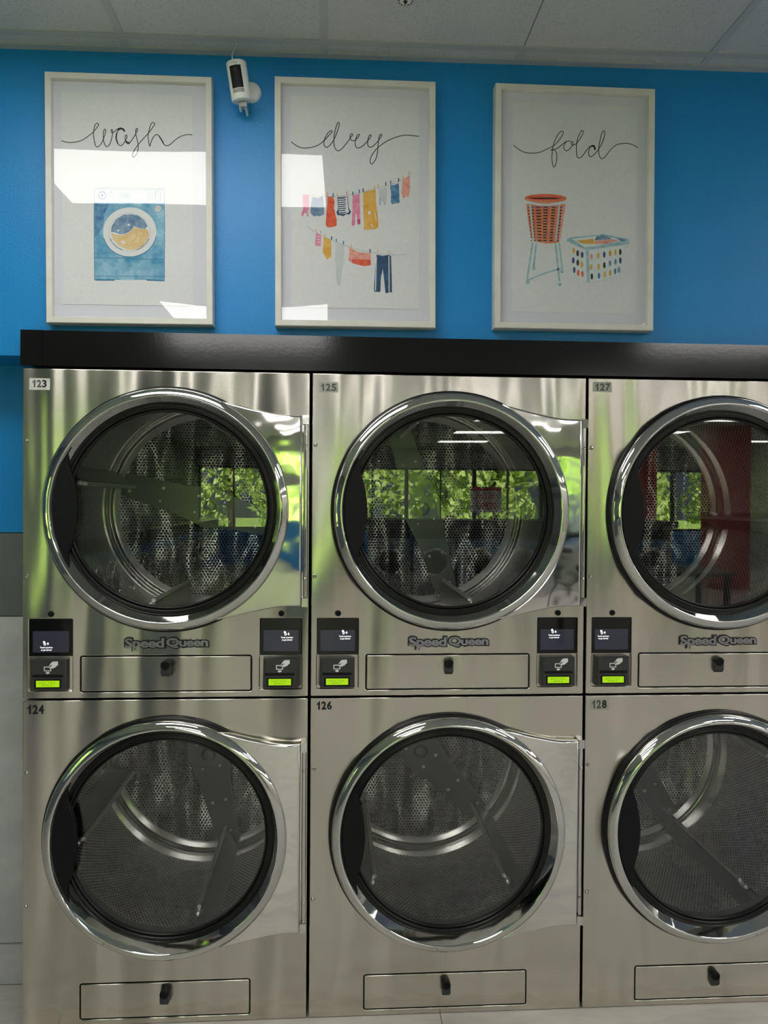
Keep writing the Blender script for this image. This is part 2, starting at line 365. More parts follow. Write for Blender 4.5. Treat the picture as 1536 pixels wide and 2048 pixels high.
for i in range(1):
    y0 = LW0; y1 = LW1; f = MB()
    for a, b in ((y0, y0 + 0.05), (y1 - 0.05, y1)): f.box(XL - 0.12, XL - 0.02, a, b, 0.9, 2.3, 'alu')
    f.box(XL - 0.12, XL - 0.02, y0, y1, 0.9, 0.95, 'alu'); f.box(XL - 0.12, XL - 0.02, y0, y1, 2.25, 2.3, 'alu'); w = shell('window_%d' % (9 + i), f, 'side window in the grey wall left of the dryers', 'window')
    p = MB(); p.box(XL - 0.075, XL - 0.065, y0 + 0.04, y1 - 0.04, 0.94, 2.26, 'win_glass'); child('pane', p.mesh('pane'), w)
m = MB(); m.box(XR, XR + 0.2, YW, 1.25, 0.0, 3.4, 'off_white'); shell('wall_right', m, 'pale side wall at the far right', 'wall')
m = MB(); m.box(XL, XR, YW - 0.2, YW, 0.0, 0.9, 'blue_wall'); m.box(XL, XR, YW - 0.2, YW, 2.55, 3.4, 'light_tile'); shell('wall_front', m, 'shop front wall with a long row of windows', 'wall')
NW = 8; WW = (XR - XL) / NW
for i in range(NW):
    x0 = XL + WW * i; f = MB()
    for a, b in ((x0, x0 + 0.05), (x0 + WW - 0.05, x0 + WW), (x0 + WW / 2 - 0.02, x0 + WW / 2 + 0.02)): f.box(a, b, YW - 0.12, YW - 0.02, 0.9, 2.55, 'alu')
    f.box(x0, x0 + WW, YW - 0.12, YW - 0.02, 0.9, 0.96, 'alu'); f.box(x0, x0 + WW, YW - 0.12, YW - 0.02, 2.5, 2.55, 'alu')
    w = shell('window_%d' % (i + 1), f, 'shop window number %d from the left wall, looking out on trees' % (i + 1), 'window')
    p = MB(); p.box(x0 + 0.04, x0 + WW - 0.04, YW - 0.075, YW - 0.065, 0.95, 2.51, 'win_glass'); child('pane', p.mesh('pane'), w)

# ------------------------------------------------------------------ things on the wall
def art(mb, A):
    (a, b, c), (d, e, f) = A
    def T(p): return (a * p[0] + b * p[1] + c, d * p[0] + e * p[1] + f)
    sc = math.sqrt(abs(a * e - b * d))
    def y(l): return 0.0138 - 0.00009 * l
    def poly(P, mat, l=1):
        Q = [T(p) for p in P]
        ar = sum(Q[i][0] * Q[(i + 1) % len(Q)][1] - Q[(i + 1) % len(Q)][0] * Q[i][1] for i in range(len(Q)))
        if ar < 0: Q = Q[::-1]
        mb.add([(p[0], y(l), p[1]) for p in Q], [list(range(len(Q)))], mat)
    def line(P, w, mat, l=3, sm=True):
        Q = [Vector(T(p)) for p in (smooth_path(P) if sm else P)]; w = w * sc / 2; L = []; R = []
        for i, p in enumerate(Q):
            t = Q[min(i + 1, len(Q) - 1)] - Q[max(i - 1, 0)]
            t = t.normalized() if t.length > 1e-9 else Vector((1, 0)); n = Vector((-t.y, t.x)); L.append(p + n * w); R.append(p - n * w)
        n = len(Q); mb.add([(p.x, y(l), p.y) for p in L + R], [(n + i, n + i + 1, i + 1, i) for i in range(n - 1)], mat)
    def ell(cx, cy, rx, ry, mat, l=1, n=40): poly([(cx + rx * math.cos(2 * PI * i / n), cy + ry * math.sin(2 * PI * i / n)) for i in range(n)], mat, l)
    def arc(cx, cy, rx, ry, a0, a1, w, mat, l=3): line([(cx + rx * math.cos(math.radians(a0 + (a1 - a0) * i / 24)), cy + ry * math.sin(math.radians(a0 + (a1 - a0) * i / 24))) for i in range(25)], w, mat, l, False)
    return poly, line, ell, arc
WC = {'blue': watercolour('paint_blue', (0.05, 0.26, 0.46), (0.33, 0.55, 0.68)), 'navy': watercolour('paint_navy', (0.010, 0.035, 0.10), (0.04, 0.12, 0.24), 40), 'slate': watercolour('paint_slate', (0.09, 0.17, 0.30), (0.26, 0.38, 0.52), 60),
      'tan': watercolour('paint_tan', (0.62, 0.42, 0.18), (0.74, 0.60, 0.38), 40), 'grey': watercolour('paint_grey', (0.50, 0.53, 0.58), (0.62, 0.64, 0.67), 40), 'line': watercolour('paint_blue_line', (0.02, 0.12, 0.25), (0.05, 0.24, 0.40), 90),
      'pink': watercolour('paint_pink', (0.68, 0.16, 0.33), (0.78, 0.34, 0.46), 60), 'red': watercolour('paint_red', (0.70, 0.06, 0.03), (0.78, 0.17, 0.08), 60), 'coral': watercolour('paint_coral', (0.72, 0.24, 0.20), (0.80, 0.45, 0.38), 60),
      'mustard': watercolour('paint_mustard', (0.68, 0.32, 0.02), (0.76, 0.50, 0.14), 30), 'peg': watercolour('paint_peg', (0.70, 0.42, 0.22), (0.78, 0.55, 0.35), 90), 'teal': watercolour('paint_teal', (0.20, 0.40, 0.50), (0.45, 0.62, 0.68), 50),
      'orange': watercolour('paint_orange', (0.66, 0.17, 0.06), (0.76, 0.30, 0.18), 40), 'ice': watercolour('paint_ice', (0.62, 0.70, 0.73), (0.74, 0.79, 0.80), 40), 'denim': watercolour('paint_denim', (0.01, 0.09, 0.26), (0.16, 0.36, 0.56), 50),
      'white': M['paper'], 'black': M['black_ink'], 'crimson': watercolour('paint_crimson', (0.50, 0.03, 0.15), (0.62, 0.10, 0.24), 60), 'plum': watercolour('paint_plum', (0.03, 0.03, 0.16), (0.10, 0.10, 0.28), 60)}

def draw_wash(mb):
    poly, line, ell, arc = art(mb, ((0.000286552, -1.61758e-06, -0.226381), (8.2563e-06, -0.000290207, 0.25746)))
    A = [(68,269),(110,284),(160,290),(220,283),(280,266),(340,228),(400,180),(440,130),(458,100),(440,86),(420,105),(408,150),(404,210),(412,270),(425,320),(445,336),(475,315),(505,260),(528,190),(532,160),(522,148),(510,175),(506,230),(515,290),(540,332),(570,315),(592,260),(604,200),(606,165),(594,150),(590,170),(600,187),(625,175),(650,150),(690,135),(725,150),(735,175)]
    B = [(690,136),(660,165),(645,230),(655,290),(685,322),(715,308),(740,270),(757,235),(755,212),(742,215),(738,250),(755,290),(775,300),(800,275),(840,215),(868,160),(864,140),(852,155),(850,195),(865,260),(877,320),(875,360),(860,410),(832,442),(813,430),(825,390),(870,320),(930,250),(985,190),(1030,130),(1052,95),(1035,76),(1012,95),(992,160),(982,220),(988,280),(1000,328),(1012,290),(1035,235),(1070,205),(1100,220),(1130,270),(1155,312),(1190,322),(1230,300),(1280,255),(1340,220),(1400,205),(1453,208)]
    line(A, 9, 'black_ink', 4); line(B, 9, 'black_ink', 4)
    line([(660,158),(690,142),(718,150),(730,172)], 20, 'black_ink', 4); line([(650,190),(642,240),(660,300)], 14, 'black_ink', 4); line([(745,275),(768,296),(785,288)], 22, 'black_ink', 4); line([(1100,222),(1125,262),(1145,298)], 13, 'black_ink', 4)
    poly, line, ell, arc = art(mb, ((0.000178213, -1.00145e-06, -0.137333), (3.73698e-06, -0.000180751, 0.0612595)))
    poly([(150,115),(1355,120),(1360,1705),(155,1700)], WC['blue'], 1); poly([(160,160),(1345,165),(1348,385),(160,380)], WC['ice'], 2); poly([(155,118),(1350,122),(1350,160),(155,155)], WC['grey'], 2)
    for cx, cy, r in ((290,260,62),): arc(cx, cy, r, r, 0, 360, 14, WC['slate'], 3); ell(cx, cy, 18, 18, WC['slate'], 3)
    poly([(570,195),(755,195),(800,250),(770,310),(570,330)], WC['grey'], 3); ell(455,275,40,24, WC['grey'], 3); ell(445,205,14,14, WC['slate'], 3); poly([(1060,195),(1165,195),(1170,340),(1060,335)], WC['grey'], 3)
    line([(1200,195),(1285,195),(1280,350),(1200,350),(1200,195)], 9, WC['slate'], 3, False)
    poly([(165,400),(420,400),(330,560),(300,820),(165,980)], WC['denim'], 2)
    ell(760, 885, 455, 422, WC['white'], 3); arc(760, 885, 456, 424, 10, 165, 13, WC['line'], 4)
    ell(757, 885, 358, 330, WC['grey'], 4); ell(757, 885, 345, 318, WC['white'], 5)
    poly([(440,880),(450,790),(520,670),(650,590),(780,580),(900,600),(1010,680),(1065,790),(1010,835),(930,820),(830,790),(780,860),(700,910),(600,925),(500,890)], WC['slate'], 6)
    poly([(440,895),(500,925),(600,938),(700,920),(780,870),(820,800),(930,830),(1060,835),(1090,930),(1060,1030),(980,1130),(850,1190),(700,1180),(560,1110),(470,1010)], WC['tan'], 6)
    poly([(600,1040),(680,1040),(690,1080),(630,1085)], WC['white'], 7); ell(742,765,20,20, WC['white'], 7); ell(562,858,18,18, WC['white'], 7); line([(545,985),(640,1000),(720,975)], 10, WC['mustard'], 7); line([(670,1105),(760,1108),(850,1095)], 10, WC['mustard'], 7); line([(880,860),(880,960),(800,1060)], 10, WC['mustard'], 7)
    arc(757, 885, 352, 326, 20, 70, 16, WC['slate'], 7); arc(757, 885, 352, 326, 110, 160, 16, WC['slate'], 7)
    ell(1240, 485, 64, 64, WC['grey'], 3); arc(1240, 485, 64, 64, 0, 360, 8, WC['slate'], 4)
    line([(160,1325),(420,1328),(700,1330),(1000,1350),(1350,1350)], 11, WC['line'], 3); line([(160,1635),(700,1640),(1350,1650)], 9, WC['line'], 3); line([(152,390),(152,900),(158,1700)], 9, WC['line'], 3); line([(1352,400),(1358,900),(1352,1700)], 8, WC['line'], 3)
    line([(170,1700),(500,1705)], 24, WC['line'], 4, False); line([(1050,1705),(1355,1718)], 24, WC['line'], 4, False)
def pegs(line, L, wd):
    for x, y, c in L: line([(x, y - 24), (x + 1, y + 24)], wd, WC[c], 6, False)
def draw_dry(mb):
    poly, line, ell, arc = art(mb, ((0.000297592, -3.00763e-07, -0.221383), (8.68941e-06, -0.000295733, 0.274438)))
    line([(65,281),(120,322),(180,345),(240,346),(310,332),(370,303),(420,260),(470,205),(496,175),(485,164),(455,185),(425,235),(410,280),(415,325),(440,340),(475,315),(510,265),(545,190),(570,110),(566,76),(548,95),(525,175),(514,260),(520,330),(540,368),(565,376),(600,355),(650,295),(690,240),(713,210),(705,194),(690,210),(686,245),(710,270),(745,260),(775,228),(784,205),(768,205),(750,240),(740,290),(748,335),(775,347),(820,325),(870,275),(905,230),(908,210),(895,210),(878,245),(872,300),(885,335),(915,335),(960,300),(1000,250),(1022,215),(1012,202),(995,225),(985,290),(978,380),(960,460),(920,517),(900,500),(905,450),(940,390),(985,340),(1060,285),(1140,245),(1210,222),(1270,211),(1340,214),(1420,224)], 9, 'black_ink', 4)
    poly, line, ell, arc = art(mb, ((0.000246426, -2.61298e-07, -0.190475), (6.02691e-06, -0.000245186, 0.11964)))
    line([(40,345),(120,375),(300,395),(500,400),(700,375),(870,340),(1060,290),(1200,250),(1330,205),(1420,160),(1495,100)], 4, WC['slate'], 2)
    poly([(95,380),(180,380),(178,560),(165,600),(172,655),(155,660),(145,610),(115,610),(105,655),(82,655),(85,600),(105,560)], WC['pink'], 3)
    poly([(225,400),(260,415),(310,415),(350,395),(365,450),(370,630),(310,655),(290,645),(240,655),(195,610),(205,470)], WC['slate'], 3)
    poly([(410,400),(490,405),(505,480),(495,545),(530,690),(530,775),(480,790),(420,795),(390,770),(400,600),(412,480)], WC['red'], 3)
    poly([(538,410),(675,400),(683,540),(715,600),(690,635),(655,625),(620,652),(570,640),(540,640),(527,600),(550,560)], WC['navy'], 3); poly([(546,418),(668,408),(675,540),(690,600),(640,622),(560,622),(556,560)], WC['white'], 4)
    for i, yy in enumerate((422,448,476,503,530,556,582,610)): line([(548, yy + 2), (610, yy), (650 if i % 2 else 640, yy - 8)], 13, WC['navy'], 5)
    poly([(740,385),(825,365),(830,560),(835,750),(810,765),(795,740),(785,620),(770,610),(765,760),(745,780),(722,765),(735,560),(732,480)], WC['pink'], 3); poly([(796,690),(833,690),(835,750),(810,765),(797,745)], WC['crimson'], 4)
    poly([(868,345),(1030,310),(1035,480),(1065,700),(1065,800),(1030,820),(880,830),(872,560)], WC['mustard'], 3); line([(950,590),(950,630)], 34, WC['white'], 4, False); line([(1018,610),(1030,660),(1034,700)], 10, WC['white'], 4); line([(975,755),(995,795)], 16, WC['white'], 4, False)
    poly([(1062,295),(1110,300),(1170,275),(1178,430),(1160,500),(1140,510),(1130,460),(1100,460),(1095,505),(1078,500),(1075,420)], WC['grey'], 3); line([(1085,410),(1080,500),(1097,495),(1095,420)], 5, WC['slate'], 4); line([(1135,440),(1140,505),(1158,490)], 5, WC['slate'], 4)
    poly([(1220,250),(1270,255),(1328,225),(1340,480),(1280,490),(1240,500),(1225,470),(1228,350),(1215,290)], WC['denim'], 3)
    poly([(1380,180),(1470,130),(1470,350),(1450,410),(1440,410),(1425,395),(1395,420),(1380,415),(1365,360)], WC['coral'], 3)
    pegs(line, [(97,350,'grey'),(172,360,'grey'),(230,380,'grey'),(350,375,'grey'),(415,375,'peg'),(485,382,'line'),(540,380,'peg'),(660,360,'coral'),(737,362,'line'),(820,335,'line'),(869,320,'navy'),(1012,285,'peg'),(1060,270,'peg'),(1160,240,'navy'),(1222,220,'line'),(1325,187,'navy'),(1380,150,'peg'),(1457,95,'peg')], 15)
    poly, line, ell, arc = art(mb, ((0.000236502, -2.40847e-07, -0.175209), (4.61092e-06, -0.00023551, -0.0516547)))
    line([(100,80),(190,150),(330,225),(480,290),(680,365),(870,415),(1050,450),(1250,465),(1430,458)], 4, WC['slate'], 2)
    poly([(210,170),(280,195),(278,345),(235,345),(200,340)], WC['pink'], 3)
    for yy in (220,255,290): line([(222,yy),(268,yy+6)], 10, WC['white'], 4, False)
    poly([(315,225),(415,265),(415,490),(365,525),(345,510),(303,430)], WC['mustard'], 3)
    poly([(475,300),(590,335),(590,450),(560,690),(545,830),(530,870),(500,870),(480,780),(475,600),(465,540)], WC['grey'], 3)
    poly([(655,365),(800,430),(940,440),(945,600),(850,615),(690,570),(645,540)], WC['coral'], 3); poly([(690,530),(800,520),(940,535),(945,600),(850,615),(700,575)], WC['red'], 4)
    poly([(1020,460),(1100,475),(1180,465),(1215,480),(1225,760),(1228,965),(1140,975),(1120,780),(1105,650),(1080,760),(1070,960),(990,960),(985,920),(1005,600)], WC['navy'], 3); line([(1018,490),(1012,700),(1006,945)], 13, WC['white'], 4); line([(1185,480),(1188,700),(1190,970)], 13, WC['white'], 4)
    pegs(line, [(213,140,'peg'),(277,165,'teal'),(335,205,'peg'),(420,240,'navy'),(483,270,'denim'),(578,300,'denim'),(682,345,'peg'),(932,408,'navy'),(1037,425,'peg'),(1187,430,'peg')], 15)
def draw_fold(mb):
    poly, line, ell, arc = art(mb, ((0.000308743, 2.06764e-06, -0.226159), (1.01067e-05, -0.000301241, 0.26974)))
    line([(90,237),(150,285),(220,316),(300,322),(370,312),(440,280),(500,250),(550,210),(595,150),(615,108),(600,90),(565,115),(530,180),(510,240),(498,310),(495,380),(502,440),(515,470),(535,440),(547,380),(540,315),(515,285),(480,290),(510,287),(560,265),(610,225),(650,198),(690,195)], 8, 'black_ink', 4)
    line([(690,195),(650,200),(625,235),(622,275),(645,298),(680,280),(715,235),(716,205),(702,200),(700,230),(720,238),(755,220),(790,175),(825,110),(820,82),(800,95),(770,160),(755,240),(755,320),(765,365),(790,372),(820,350),(870,280),(910,245),(940,240),(955,270),(950,292)], 8, 'black_ink', 4)
    line([(930,240),(900,260),(884,310),(890,350),(910,358),(950,330),(1000,265),(1040,180),(1056,105),(1045,87),(1025,110),(1000,210),(990,290),(998,350),(1020,381),(1055,365),(1110,295),(1170,240),(1240,220),(1300,219),(1360,237),(1410,264)], 8, 'black_ink', 4); line([(915,248),(942,250),(950,285)], 18, 'black_ink', 4)
    poly, line, ell, arc = art(mb, ((0.000175016, 1.07357e-06, -0.192453), (4.39162e-06, -0.000171508, 0.0724166)))
    for P in ([(395,1090),(350,1520)], [(825,1060),(880,1560)], [(330,1060),(220,1800)], [(755,1070),(830,1790)]): line(P, 34, WC['teal'], 2, False)
    line([(370,1510),(590,1640),(830,1800)], 22, WC['ice'], 1); line([(240,1770),(560,1640),(860,1550)], 30, WC['teal'], 2)
    for c in ((235,1810),(350,1550),(880,1605),(838,1850)): ell(c[0], c[1], 36, 36, WC['teal'], 3, 20)
    poly([(210,330),(945,340),(900,650),(850,980),(820,1060),(740,1080),(560,1085),(370,1045),(300,980),(245,640)], WC['orange'], 3); poly([(880,400),(935,345),(900,650),(850,980),(820,1050),(800,1050)], WC['coral'], 4)
    for xt, xb, w, n in ((250,310,24,11),(325,365,44,12),(435,462,92,12),(570,556,92,13),(718,672,74,13),(865,795,40,12)):
        for i in range(n):
            t = i / (n - 1); x = xt + (xb - xt) * t; yy = 410 + 620 * t; ww = w * (1 - 0.25 * t); line([(x - ww / 2, yy), (x + ww / 2, yy + 2)], 24, 'black_ink' if (i * 7) % 5 else WC['plum'], 5, False)
    line([(212,325),(400,355),(560,367),(760,355),(945,325)], 38, WC['ice'], 6); line([(282,340),(345,1040)], 36, WC['grey'], 6, False); line([(828,355),(762,1040)], 36, WC['grey'], 6, False)
    ell(570, 245, 395, 85, WC['orange'], 6); ell(555, 232, 320, 50, WC['red'], 7); ell(560, 245, 280, 14, 'black_ink', 8)
    poly, line, ell, arc = art(mb, ((0.000171334, 1.21421e-06, -0.0453581), (4.05233e-06, -0.000167168, -0.0510731)))
    poly([(195,380),(505,490),(530,1105),(230,940)], WC['ice'], 2); poly([(505,490),(1240,410),(1150,960),(540,1105)], WC['ice'], 2); line([(525,490),(548,1095)], 60, WC['teal'], 3, False)
    line([(195,390),(230,940),(530,1105),(640,1100),(1150,960),(1238,420)], 7, WC['grey'], 4, False)
    poly([(130,270),(200,235),(820,170),(1330,265),(1330,360),(560,475),(490,475),(140,315)], WC['teal'], 5); poly([(220,262),(820,200),(1280,290),(640,410),(480,420)], WC['ice'], 6); poly([(700,220),(820,185),(940,230),(1000,270),(660,290)], WC['slate'], 7)
    poly([(310,300),(640,262),(665,360),(450,362)], WC['mustard'], 8); poly([(660,300),(1080,272),(1112,302),(880,362),(670,367)], WC['coral'], 8); poly([(1060,240),(1290,290),(1180,310)], WC['denim'], 7)
    H = [(265,490,'mustard'),(340,540,'black'),(427,570,'plum'),(257,675,'plum'),(342,720,'black'),(420,755,'mustard'),(275,860,'plum'),(350,915,'red'),(430,940,'red'),(605,600,'coral'),(735,590,'mustard'),(850,565,'plum'),(962,540,'mustard'),(1065,520,'mustard'),(1160,515,'black'),(600,800,'mustard'),(742,800,'mustard'),(852,770,'black'),(960,735,'slate'),(1067,705,'slate'),(1160,680,'navy'),(612,985,'black'),(748,970,'denim'),(860,950,'mustard'),(965,920,'mustard'),(1060,890,'denim'),(1132,860,'slate')]
    for x, yy, c in H: ell(x, yy, 25, 60, WC[c], 5, 16)
def picture(cx, cz, rot, w, h, iw, ih, pw, ph, draw, label):
    e = empty('framed_print', (cx, 0, cz), label, 'picture', 'laundry prints above the dryers'); e.rotation_euler.y = -rot
    yf = -0.002; f = MB(); fr = D.meshes.new('x')
    prof = [(0.0, YB - 0.001), (0.0, yf + 0.003), (0.002, yf), (0.0185, yf), (0.0195, yf + 0.002), (0.0205, 0.016)]
    vs = []; fs = []; k = len(prof)
    for sx, sz in ((-1, -1), (1, -1), (1, 1), (-1, 1)):
        for i, y in prof: vs.append((sx * (w / 2 - i), y, sz * (h / 2 - i)))
    for c in range(4):
        d = (c + 1) % 4
        for i in range(k - 1): fs.append((c * k + i, d * k + i, d * k + i + 1, c * k + i + 1))
    f.add(vs, fs, 'off_white'); child('frame', f.mesh('frame'), e)
    b = MB(); b.box(-iw / 2 - 0.004, iw / 2 + 0.004, 0.0150, 0.0185, -ih / 2 - 0.004, ih / 2 + 0.004, 'mat_board'); mt = child('mat_board', b.mesh('mat_board'), e)
    p = MB(); rr = random.Random(int(cx * 100)); n = 40; x0, x1, z0, z1 = pw[0], pw[1], ph[0], ph[1]; P = []
    for i in range(n): P.append((x0 + (x1 - x0) * i / n, z0 + rr.uniform(-.0008, .0008)))
    for i in range(n): P.append((x1 + rr.uniform(-.0008, .0008), z0 + (z1 - z0) * i / n))
    for i in range(n): P.append((x1 - (x1 - x0) * i / n, z1 + rr.uniform(-.0008, .0008)))
    for i in range(n): P.append((x0 + rr.uniform(-.0008, .0008), z1 - (z1 - z0) * i / n))
    p.prism(P, 0.0138, 0.0149, 'paper'); draw(p); child('print', p.mesh('print'), e)
    # the acrylic sheet bows slightly
    gl = MB(); nx, nz = 14, 20; vs = []; fs = []
    for j in range(nz + 1):
        for i in range(nx + 1):
            u, v = i / nx, j / nz; vs.append((-iw / 2 - .002 + (iw + .004) * u, 0.0095 - 0.0010 * math.sin(PI * u) * math.sin(PI * v) + 0.00025 * math.sin(7 * u + cx) * math.sin(PI * v), -ih / 2 - .002 + (ih + .004) * v))
    for j in range(nz):
        for i in range(nx): a = j * (nx + 1) + i; fs.append((a, a + 1, a + nx + 2, a + nx + 1))
    nv = len(vs); vs += [(x, y + 0.002, z) for x, y, z in vs]; fs += [tuple(nv + i for i in f[::-1]) for f in fs]
    gl.add(vs, fs, 'frame_glass', True); child('glazing', gl.mesh('glazing'), e)
    return e
picture(0.3189, 2.5668, 0.0083, 0.5053, 0.7656, 0.4646, 0.722, (-0.2068, 0.1912), (-0.3217, 0.331), draw_wash, "framed print with the word wash and a blue washing machine, leftmost on the blue wall")
picture(1.0164, 2.5772, 0.0077, 0.5050, 0.7747, 0.4672, 0.732, (-0.2022, 0.2009), (-0.3251, 0.337), draw_dry, "framed print with the word dry and clothes hanging on two lines, middle of the three")
picture(1.7177, 2.5845, 0.0037, 0.5191, 0.7752, 0.4770, 0.733, (-0.2017, 0.2075), (-0.3306, 0.336), draw_fold, "framed print with the word fold and two laundry baskets, right of the other two")

# security camera between the first two pictures
sc_ = empty('security_camera', (0.685, YB, 2.928), 'white wired security camera on the blue wall between the wash and dry prints', 'camera')
b = MB(); b.lathe([(0.0, -0.014), (0.022, -0.014), (0.030, -0.010), (0.032, 0.0)], 'white_plastic', 40); child('wall_mount', b.mesh('wall_mount'), sc_)
def cyl_body():
    mb = MB(); R, H = 0.0305, 0.112; n = 48; prof = [(0.0, -H / 2), (R - 0.003, -H / 2), (R - .001, -H / 2 + .001), (R, -H / 2 + 0.003), (R, H / 2 - 0.003), (R - .001, H / 2 - .001), (R - 0.003, H / 2), (0.0, H / 2)]; vs = []; fs = []
    for i in range(n):
        a = 2 * PI * i / n
        for r, z in prof: vs.append((r * math.cos(a), r * math.sin(a), z))
    k = len(prof)
    for i in range(n):
        j = (i + 1) % n
        for q in range(k - 1): fs.append((i * k + q, j * k + q, j * k + q + 1, i * k + q + 1))
    return mb.add(vs, fs, 'white_plastic', True), R, H
def patch(R, a0, a1, z0, z1, mat, dr=0.0006, n=14):
    mb = MB(); vs = []; fs = []
    for i in range(n + 1):
        a = math.radians(a0 + (a1 - a0) * i / n)
        for r in (R - 0.001, R + dr):
            for z in (z0, z1): vs.append((r * math.cos(a), r * math.sin(a), z))
    for i in range(n):
        b0 = i * 4; c = b0 + 4; fs += [(b0 + 2, c + 2, c + 3, b0 + 3), (b0 + 1, b0 + 3, c + 3, c + 1), (b0, c, c + 2, b0 + 2)]
    fs += [(0, 2, 3, 1), (4 * n, 4 * n + 1, 4 * n + 3, 4 * n + 2)]
    return mb.add(vs, fs, mat, True)
mb, R_, H_ = cyl_body()
body = child('camera_body', mb.mesh('camera_body', 0.7), sc_, (-0.030, -0.068, -0.004)); body.rotation_euler = (math.radians(9), math.radians(-7.5), math.radians(-8))
child('lens_window', patch(R_, -90 - 34, -90 + 34, -0.0255, 0.0385, 'black_plastic').mesh('lens_window', 0.7), body)
child('motion_sensor', patch(R_, -90 - 34, -90 + 34, -0.0385, -0.0275, 'grey_plastic').mesh('motion_sensor', 0.7), body)
lg = MB(); put_text(lg, 'ring', 'grey_plastic', -0.0085, 0.0085, 0.0405, 0.0495, -R_ - 0.0004); child('logo', lg.mesh('logo'), body, label='small grey maker lettering at the top of the camera')
ln = MB(); ln.lathe([(0.0, -0.001), (0.006, -0.001), (0.006, 0.0)], 'dark_gap', 24, 0.0, 0.0); child('lens', ln.mesh('lens'), body, (0.0, -R_ - 0.0003, 0.026))
br = MB(); br.box(-0.012, 0.012, -0.012, 0.010, -0.012, 0.006, 'grey_plastic'); br.box(0.005, 0.011, -0.006, 0.045, -0.014, 0.0, 'white_plastic'); br.box(-0.012, -0.006, -0.006, 0.02, -0.014, 0.0, 'white_plastic'); child('bracket', br.mesh('bracket'), sc_, (-0.018, -0.058, -0.066))
cb = MB(); cb.tube([Vector(p) for p in ((-0.046, -0.070, 0.050), (-0.050, -0.066, 0.066), (-0.0525, -0.060, 0.080), (-0.050, -0.056, 0.094), (-0.044, -0.056, 0.105), (-0.038, -0.057, 0.118), (-0.036, -0.058, 0.126))], 0.0023, 'white_plastic', 10); child('cable', cb.mesh('cable'), sc_, label='thin white cable running up into the ceiling')

# ceiling fitting near the top edge of the view
sp = empty('sprinkler', (1.146, -0.254, zc(1.146)), 'small round pierced metal sprinkler fitting in the ceiling tile', 'sprinkler')
def zl(prof, mat, n=32):
    mb = MB(); vs = []; fs = []; k = len(prof)
    for i in range(n):
        a = 2 * PI * i / n
        for r, z in prof: vs.append((r * math.cos(a), r * math.sin(a), z))
    for i in range(n):
        j = (i + 1) % n
        for q in range(k - 1): fs.append((i * k + q, i * k + q + 1, j * k + q + 1, j * k + q))
    return mb.add(vs, fs, mat, True)
child('escutcheon', zl([(0.0, -0.006), (0.014, -0.0058), (0.0215, -0.0036), (0.0225, 0.0)], 'metal_white').mesh('escutcheon', 0.6), sp)
hl = MB()
for i in range(12):
    a = 2 * PI * i / 12; x, y = 0.0185 * math.cos(a), 0.0185 * math.sin(a); hl.add([(x + 0.0034 * math.cos(q), y + 0.0034 * math.sin(q), -0.0050) for q in [PI / 3 * j for j in range(6)]][::-1], [list(range(6))], 'dark_gap')
child('hole_ring', hl.mesh('hole_ring'), sp)
child('nozzle', zl([(0.0, -0.0105), (0.0045, -0.0105), (0.0060, -0.006)], 'dark_gap').mesh('nozzle'), sp)

# ------------------------------------------------------------------ the dryers
PW, PP, PH, PZ = 0.876, 0.884, 1.0190, 1.0235
DX, DZ = 0.441, 0.588
AP = (0.1765, 0.6965, 0.0230, 0.1300)
CACHE = {}
def cached(key, fn):
    if key not in CACHE: CACHE[key] = fn()
    return CACHE[key]
def front(upper):
    L = [rrect(0.0, PW, 0.0015, PH, 0.004), circle(DX, DZ, 0.350)[::-1], rrect(AP[0] - 0.0035, AP[1] + 0.0035, AP[2] - 0.0035, AP[3] + 0.0035, 0.008)[::-1]]
    if upper: L += [rrect(0.0190, 0.1500, 0.0255, 0.2480, 0.002)[::-1], rrect(0.7245, 0.8555, 0.0255, 0.2480, 0.002)[::-1]]
    return plate('front_panel', L, 0.0, 0.012, 'steel', 0.0025)
def cabinet():
    mb = MB(); x0, x1, z0, z1 = 0.0045, PW - 0.0045, 0.002, PH - 0.002
    mb.box(x0, x0 + 0.004, 0.0115, 1.0, z0, z1, 'dark_gap'); mb.box(x1 - 0.004, x1, 0.0115, 1.0, z0, z1, 'dark_gap'); mb.box(x0, x1, 0.0115, 1.0, z1 - 0.004, z1, 'dark_gap'); mb.box(x0, x1, 0.0115, 1.0, z0, z0 + 0.004, 'dark_gap'); mb.box(x0, x1, 0.996, 1.0, z0, z1, 'dark_gap')
    mb.box(AP[0] - 0.01, AP[1] + 0.01, 0.016, 0.03, AP[2] - 0.01, AP[3] + 0.01, 'dark_gap')
    return mb.mesh('cabinet')
def door_ring():
    mb = MB(); prof = [(0.3685, -0.016), (0.3715, -0.018), (0.3725, -0.024), (0.3718, -0.031), (0.3690, -0.0365), (0.3640, -0.0405), (0.3570, -0.0440), (0.3510, -0.0460), (0.3480, -0.0463), (0.3460, -0.0452), (0.3447, -0.0430), (0.3240, -0.0060)]
    return mb.lathe(prof, 'chrome', 144).mesh('door')
def gasket():
    mb = MB(); mb.lathe([(0.352, 0.004), (0.379, -0.0005), (0.3815, -0.006), (0.380, -0.013), (0.3745, -0.017), (0.366, -0.017)], 'black_rubber', 128)
    mb.lathe([(0.333, -0.0035), (0.3250, -0.0078), (0.3222, -0.0095), (0.3205, -0.0085), (0.3185, -0.0095), (0.3165, -0.0125), (0.313, -0.0120), (0.3115, -0.006), (0.3100, -0.0035), (0.3075, -0.0065), (0.304, -0.0055), (0.3025, 0.0), (0.3025, 0.012), (0.310, 0.02), (0.312, 0.05), (0.36, 0.072), (0.395, 0.092)], 'black_rubber', 128)
    return mb.mesh('gasket', 1.2)
